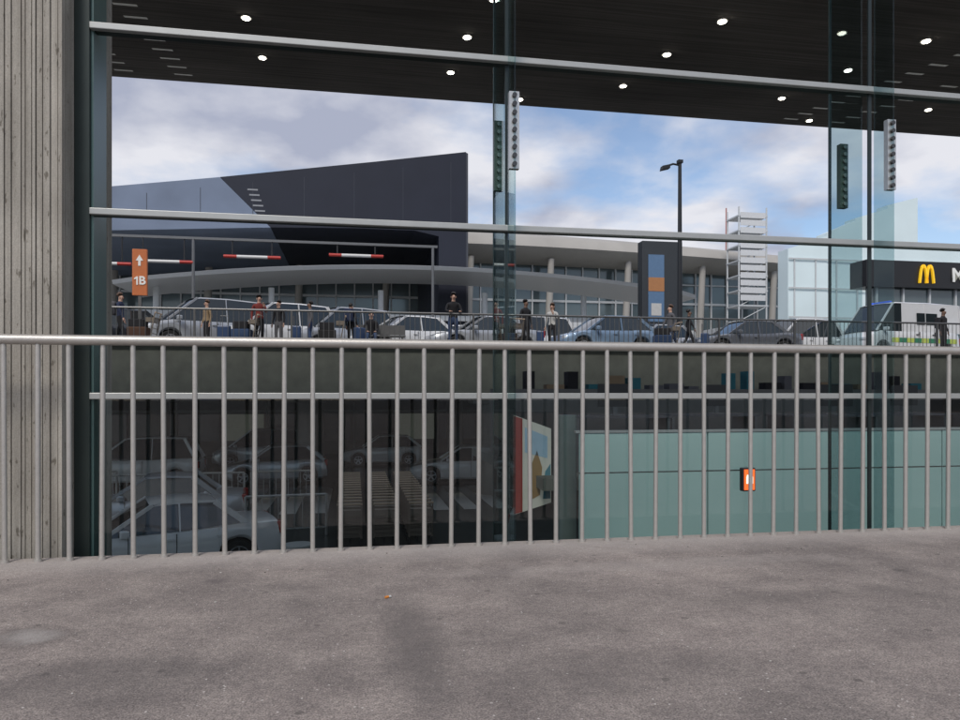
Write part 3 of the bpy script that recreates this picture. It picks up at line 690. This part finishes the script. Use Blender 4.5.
BEI=mat("terminal_concrete",(.35,.335,.31),.8,var=.15,scale=.4); TG=mat("terminal_glazing",(.10,.13,.14),.12,.2,var=.4,scale=.12,coat=.4); WF=mat("white_frame",(.55,.57,.58),.5)
tb=empty("terminal_building","long low terminal with curved beige roof edge and glazed front","building",(0,78,0))
pts=[]
for i in range(41):
    x=-45+i*3.0
    t=max(0,(x-15)/60); zt=19.2-3.0*min(1,t)**1.3
    pts.append((x,zt))
vs=[];fs=[]
for x,z in pts:
    h=3.4-1.3*max(0,min(1,(x-15)/60))
    vs+=[(x,6,z+.3),(x,1,z),(x,-1.6,z-h*.3),(x,-2.2,z-h*.62),(x,-1.2,z-h*.9),(x,2,z-h),(x,6,z-h)]
for i in range(40):
    for j in range(6): fs.append((i*7+j,i*7+j+1,(i+1)*7+j+1,(i+1)*7+j))
MB().add(vs,fs).obj("roof",BEI,tb,smooth=50)
MB().box(-45,75,2.2,2.4,2.5,16.3).obj("glazing",TG,tb)
MB().box(-45,75,2.0,2.19,8.0,8.6).box(-45,75,2.0,2.19,11.6,11.85).box(-45,75,2.0,2.19,13.9,14.05).box(-45,75,1.9,2.19,5.2,6.0).obj("spandrel",WF,tb)
q=MB()
for i in range(-44,75,2): q.box(i,i+.14,1.95,2.185,2.5,16)
q.obj("mullions",WF,tb)
for i in range(-42,75,9): MB().tube((i,-.6,2.5),(i+.5,-.9,16.0),.45,.35,12).obj("column",BEI,tb,smooth=40)
MB().box(-45,75,6,30,2.5,15.9).obj("body",mat("terminal_core",(.2,.21,.21),.8),tb)

sh=empty("shell_canopy","low silver shell-shaped canopy over the forecourt","canopy",(0,52,0))
vs=[];fs=[]
for i in range(31):
    x=-16+i*1.4; t=(x+16)/42; z=8.6+1.6*math.sin(math.pi*min(1,t*.98))**.8 if t<.98 else 8.6
    vs+=[(x,0,z-.25),(x,-.2,z),(x,3,z+.6),(x,7,z+.7),(x,7,z-.2),(x,2,z-.25)]
for i in range(30):
    for j in range(6): fs.append((i*6+j,i*6+(j+1)%6,(i+1)*6+(j+1)%6,(i+1)*6+j))
MB().add(vs,fs).obj("shell",mat("silver_shell",(.6,.62,.64),.35,.3,var=.06),sh,smooth=50)
for i in range(-14,26,8): MB().tube((i,3,2.5),(i,3,8.8),.22,n=12).obj("column",WF,sh,smooth=40)
MB().box(-16,26,2.9,3.1,6.6,7.0).obj("beam",WF,sh)
for i,(kx,kw,kh) in enumerate(((-11,3.2,2.6),(-3.5,2.6,2.8),(6.5,3.4,2.6),(13,2.4,2.9),(25,3.6,2.7),(30.5,2.6,2.9))):
    kk=empty("kiosk","small white-framed glazed kiosk on the forecourt","kiosk",(kx,46.5,2.5),group="forecourt kiosks")
    MB().box(0,kw,0,2,0,kh).obj("glazing",TG,kk)
    q=MB().box(-.15,kw+.15,-.15,2.1,kh-.01,kh+.35)
    for a in (0,kw/2,kw): q.box(a-.06,a+.06,-.08,.02,0,kh+.01)
    q.obj("frame",WF,kk)

gb=empty("stepped_glass_building","pale stepped building clad in light glass panels","building",(0,56,0))
PG=mat("pale_glass_cladding",(.72,.84,.86),.3,0,var=.1,scale=.3)
steps=[(36.5,40.2,13.4,14.6),(40.2,43,14.9,16.1),(43,46.2,16.3,17.3),(46.2,49.2,17.6,18.4),(49.2,62,14.2,14.2)]
for i,(a,b,z0,z1) in enumerate(steps):
    MB().prism_y([(a,2.5),(b,2.5),(b,z1),(a,z0)],i*.05,1.5).obj("glass_wall",PG,gb)
q=MB()
for i in range(37,62,2): q.box(i,i+.1,-.12,-.01,2.5,12.6)
for z in (5,7.5,10,12.5): q.box(36.5,62,-.16,-.11,z,z+.12)
q.obj("frame",WF,gb)
rs=empty("restaurant_pavilion","glazed restaurant pavilion with a black roof band","building",(0,42,0))
MB().box(33.0,60,0,1.6,8.0,9.75).obj("roof_band",mat("black_fascia",(.012,.012,.014),.4),rs)
MB().box(33.4,60,.5,.6,2.5,8.0).obj("glazing",TG,rs)
q=MB()
for i in range(34,60,2): q.box(i,i+.12,.35,.495,2.5,8)
q.box(33.4,60,.3,.36,5.2,5.35); q.obj("frame",WF,rs)
ss=empty("restaurant_sign","golden arches and white lettering on the black fascia","sign",(0,41.99,0))
q=MB(); 
def arch(cx,w,h,z0,th):
    N=18; prev=None
    for i in range(N+1):
        t=-1+2*i/N; x=cx+w/2*t; z=z0+h*(1-abs(t)**2.6)
        if prev: q.beam((prev[0],-.08,prev[1]),(x,-.08,z),.1,th)
        prev=(x,z)
arch(37.15,.56,1.15,8.3,.16); arch(37.65,.56,1.15,8.3,.16)
q.obj("golden_arches",mat("arches_yellow",(.9,.55,.02),.4,emit=.4),ss)
text_obj("McDonald's",1.3,WH,ss,(42.4,-.06,8.85),.03,bold=.02)
lt=empty("scaffold_tower","white lattice scaffold tower above the terminal roof","tower",(42,72,0))
q=MB()
for sx_ in (-1.6,1.6):
    for sy in (-1.2,1.2): q.tube((sx_,sy,2.5),(sx_,sy,21),.09,n=6)
for i in range(11):
    z=4+i*1.6
    q.box(-1.7,1.7,-1.3,1.3,z,z+.14)
    if i<10: q.tube((-1.6,-1.2,z),(1.6,-1.2,z+1.6),.05,n=5)
q.obj("lattice",WF,lt)
for i in range(12): MB().box(-1.5,1.4,-1.36,-1.305,11.0+i*.8,11.6+i*.8).obj("cladding_panel",mat("sheet_grey",(.62,.63,.64),.6),lt)
ms_=empty("radio_mast","thin red and white lattice mast","mast",(55,100,0))
MB().tube((0,0,2.5),(0,0,29),.25,.1,6).obj("pole",mat("mast_red",(.45,.2,.18),.5),ms_)

# ---------------------------------------------------------------- lower hall contents
fp=empty("frosted_partition","pale green frosted glass partition in the lower hall","partition",(0,7,0))
FR=mat("frosted_glass",(.42,.58,.55),.22,0,var=.12,scale=.8,coat=.3)
for i in range(5):
    a=2.24+i*1.4
    for z0,z1 in ((-2.76,-1.0),(-.985,.03),(.045,.44)):
        MB().box(a+.008,a+1.392,0,.03,z0,z1).obj("panel",FR,fp)
MB().box(2.2,9.3,-.01,.04,.445,.47).obj("top_rail",ALU,fp)
oc=empty("round_pillar","slim green-grey round pillar in the lower hall","pillar",(2.42,8,0))
MB().tube((0,0,-2.78),(0,0,.6),.11,n=20).obj("shaft",mat("pillar_green",(.16,.2,.19),.35,.3),oc,smooth=40)
MB().tube((0,0,-2.78),(0,0,-2.6),.16,n=20).obj("base",BLK,oc)
ws=empty("lit_sign","small lit orange sign with white pictogram fixed to the glass","sign",(2.49,4.25,.29))
MB().box(-.045,.045,-.012,.03,-.08,.07).obj("box",BLK,ws,bevel=.006)
MB().box(-.036,.036,-.016,-.0125,-.07,.06).obj("panel",mat("orange_glow",(1,.13,.02),.4,emit=.9),ws)
WG=mat("white_glow",(1,.9,.8),.4,emit=1.2)
for s in (-.014,.014): MB().box(s-.008,s+.008,-.019,-.0165,-.03,.014).box(s-.005,s+.005,-.019,-.0165,.0145,.026).obj("pictogram",WG,ws)
ps=empty("poster_panel","upright lit poster panel with red edge and pale picture","poster",(2.25,9,0))
MB().box(-.28,.28,-.02,.02,-.75,.62,0).obj("frame",BLK,ps)
q=MB(); q.prism_y([(-.25,-.7),(.25,-.55),(.25,.40),(-.25,.58)],-.03,-.022,1)
q.prism_y([(-.25,-.69),(-.13,-.66),(-.13,.53),(-.25,.57)],-.036,-.031,0); q.prism_y([(.0,-.5),(.1,-.45),(.13,-.1),(.06,.12),(-.02,-.08)],-.036,-.031,2); q.prism_y([(.14,-.5),(.24,-.5),(.24,-.05),(.17,-.15)],-.036,-.031,3); q.prism_y([(-.1,.1),(.2,.02),(.2,.3),(-.1,.42)],-.036,-.031,4)
q.obj("poster",[mat("poster_red",(.3,.05,.04),.5,emit=.1),mat("poster_cream",(.6,.58,.5),.5,emit=.15),mat("poster_ochre",(.4,.25,.1),.5),mat("poster_teal",(.1,.3,.36),.5),mat("poster_pale_blue",(.35,.5,.6),.5,emit=.1)],ps)
MB().box(-.03,.03,-.02,.02,-2.78,-.75).obj("post",BLK,ps)

struct(MB().box(2.3,16,8.6,14,-.35,-.2).obj("mezzanine_floor",CONC))
ds=empty("desk","grey office desk behind the frosted partition","desk",(3.6,9.6,-.2),group="office desks")
MB().box(-.7,.7,-.35,.35,.72,.75).obj("top",gc,ds)
for s in (-.65,.65): MB().box(s-.02,s+.02,-.33,.33,0,.72).obj("leg",FS,ds)
mo=empty("monitor","computer monitor on an office desk","monitor",(3.6,9.6,.55),group="computer monitors")
MB().box(-.25,.25,-.015,.015,.12,.44).obj("screen",BLK,mo); MB().box(-.03,.03,-.01,.04,0,.2).obj("stand",FS,mo); MB().box(-.1,.1,-.08,.1,0,.012).obj("base",FS,mo)
for i in range(1,6):
    copy_thing(ds,(3.6+i*1.6,9.6+(i%2)*.5,-.2)); copy_thing(mo,(3.6+i*1.6+.2,9.6+(i%2)*.5,.55),random.uniform(-.6,.6))
cb_=empty("shelf_cabinet","low shelf cabinet in the office","cabinet",(6.5,13,-.2))
MB().box(-4,5,-.2,.2,0,1.15).obj("carcass",mat("cabinet_grey",(.12,.12,.115),.6),cb_)
for i in range(22):
    wb=random.uniform(.15,.34)
    tag(MB().box(0,wb,-.15,.1,0,random.uniform(.05,.35)).obj("storage_box",[gc,bk,mat("box_card",(.22,.16,.1),.8),bc][random.randrange(4)],None,(2.7+i*.4,13,.951)),"small storage box standing on the low cabinet","box","storage boxes on the cabinet")

bn2=empty("waste_bin","dark cylindrical waste bin on the lower floor","bin",(-1.0,13.5,zL))
MB().tube((0,0,0),(0,0,.85),.22,.25,18).obj("drum",FS,bn2,smooth=40); MB().tube((0,0,.85),(0,0,.9),.27,n=18).obj("rim",ALU,bn2)
cbx=empty("barrier","pale steel barrier on the lower level","barrier",(-4.6,25,zL),group="barriers on the lower level")
q=MB().path([(-1,0,0),(-1,0,1.05),(1,0,1.05),(1,0,0)],.035).tube((-1,0,.2),(1,0,.2),.02)
q.obj("frame",ALU,cbx)
q=MB()
for i in range(9): q.tube((-.8+i*.2,0,.2),(-.8+i*.2,0,1.04),.012,n=6)
q.obj("bars",ALU,cbx)
for p in ((-2.4,25.2),(-6.8,24.8),(-8.9,26),(-1.7,19)): copy_thing(cbx,(p[0],p[1],zL),.1)

cg=empty("cigarette_butt","orange and white cigarette butt on the pavement","cigarette butt",(.135,2.94,.006),.5)
MB().tube((-.012,0,0),(.004,0,0),.005).obj("filter",mat("filter_orange",(.6,.22,.04),.8),cg); MB().tube((.004,0,0),(.014,0,0),.005).obj("paper",wc,cg)
PM=[mat("pebble_pale",(.45,.43,.4),.9),mat("pebble_dark",(.1,.09,.08),.9)]
for i in range(34):
    bm=bmesh.new(); bmesh.ops.create_icosphere(bm,subdivisions=1,radius=random.uniform(.0025,.006))
    for q in bm.verts: q.co*=random.uniform(.7,1.2); q.co.z*=.6
    me=bpy.data.meshes.new("pebble"); bm.to_mesh(me); bm.free(); me.materials.append(PM[i%2])
    o=bpy.data.objects.new("pebble",me); C.objects.link(o); o.location=(random.uniform(-1.6,2.6),random.choice([random.uniform(1.6,3.8),random.uniform(3.4,3.85)]),.002)
    tag(o,"tiny loose stone chip on the pavement","pebble","loose stone chips")
bpy.context.view_layer.update()
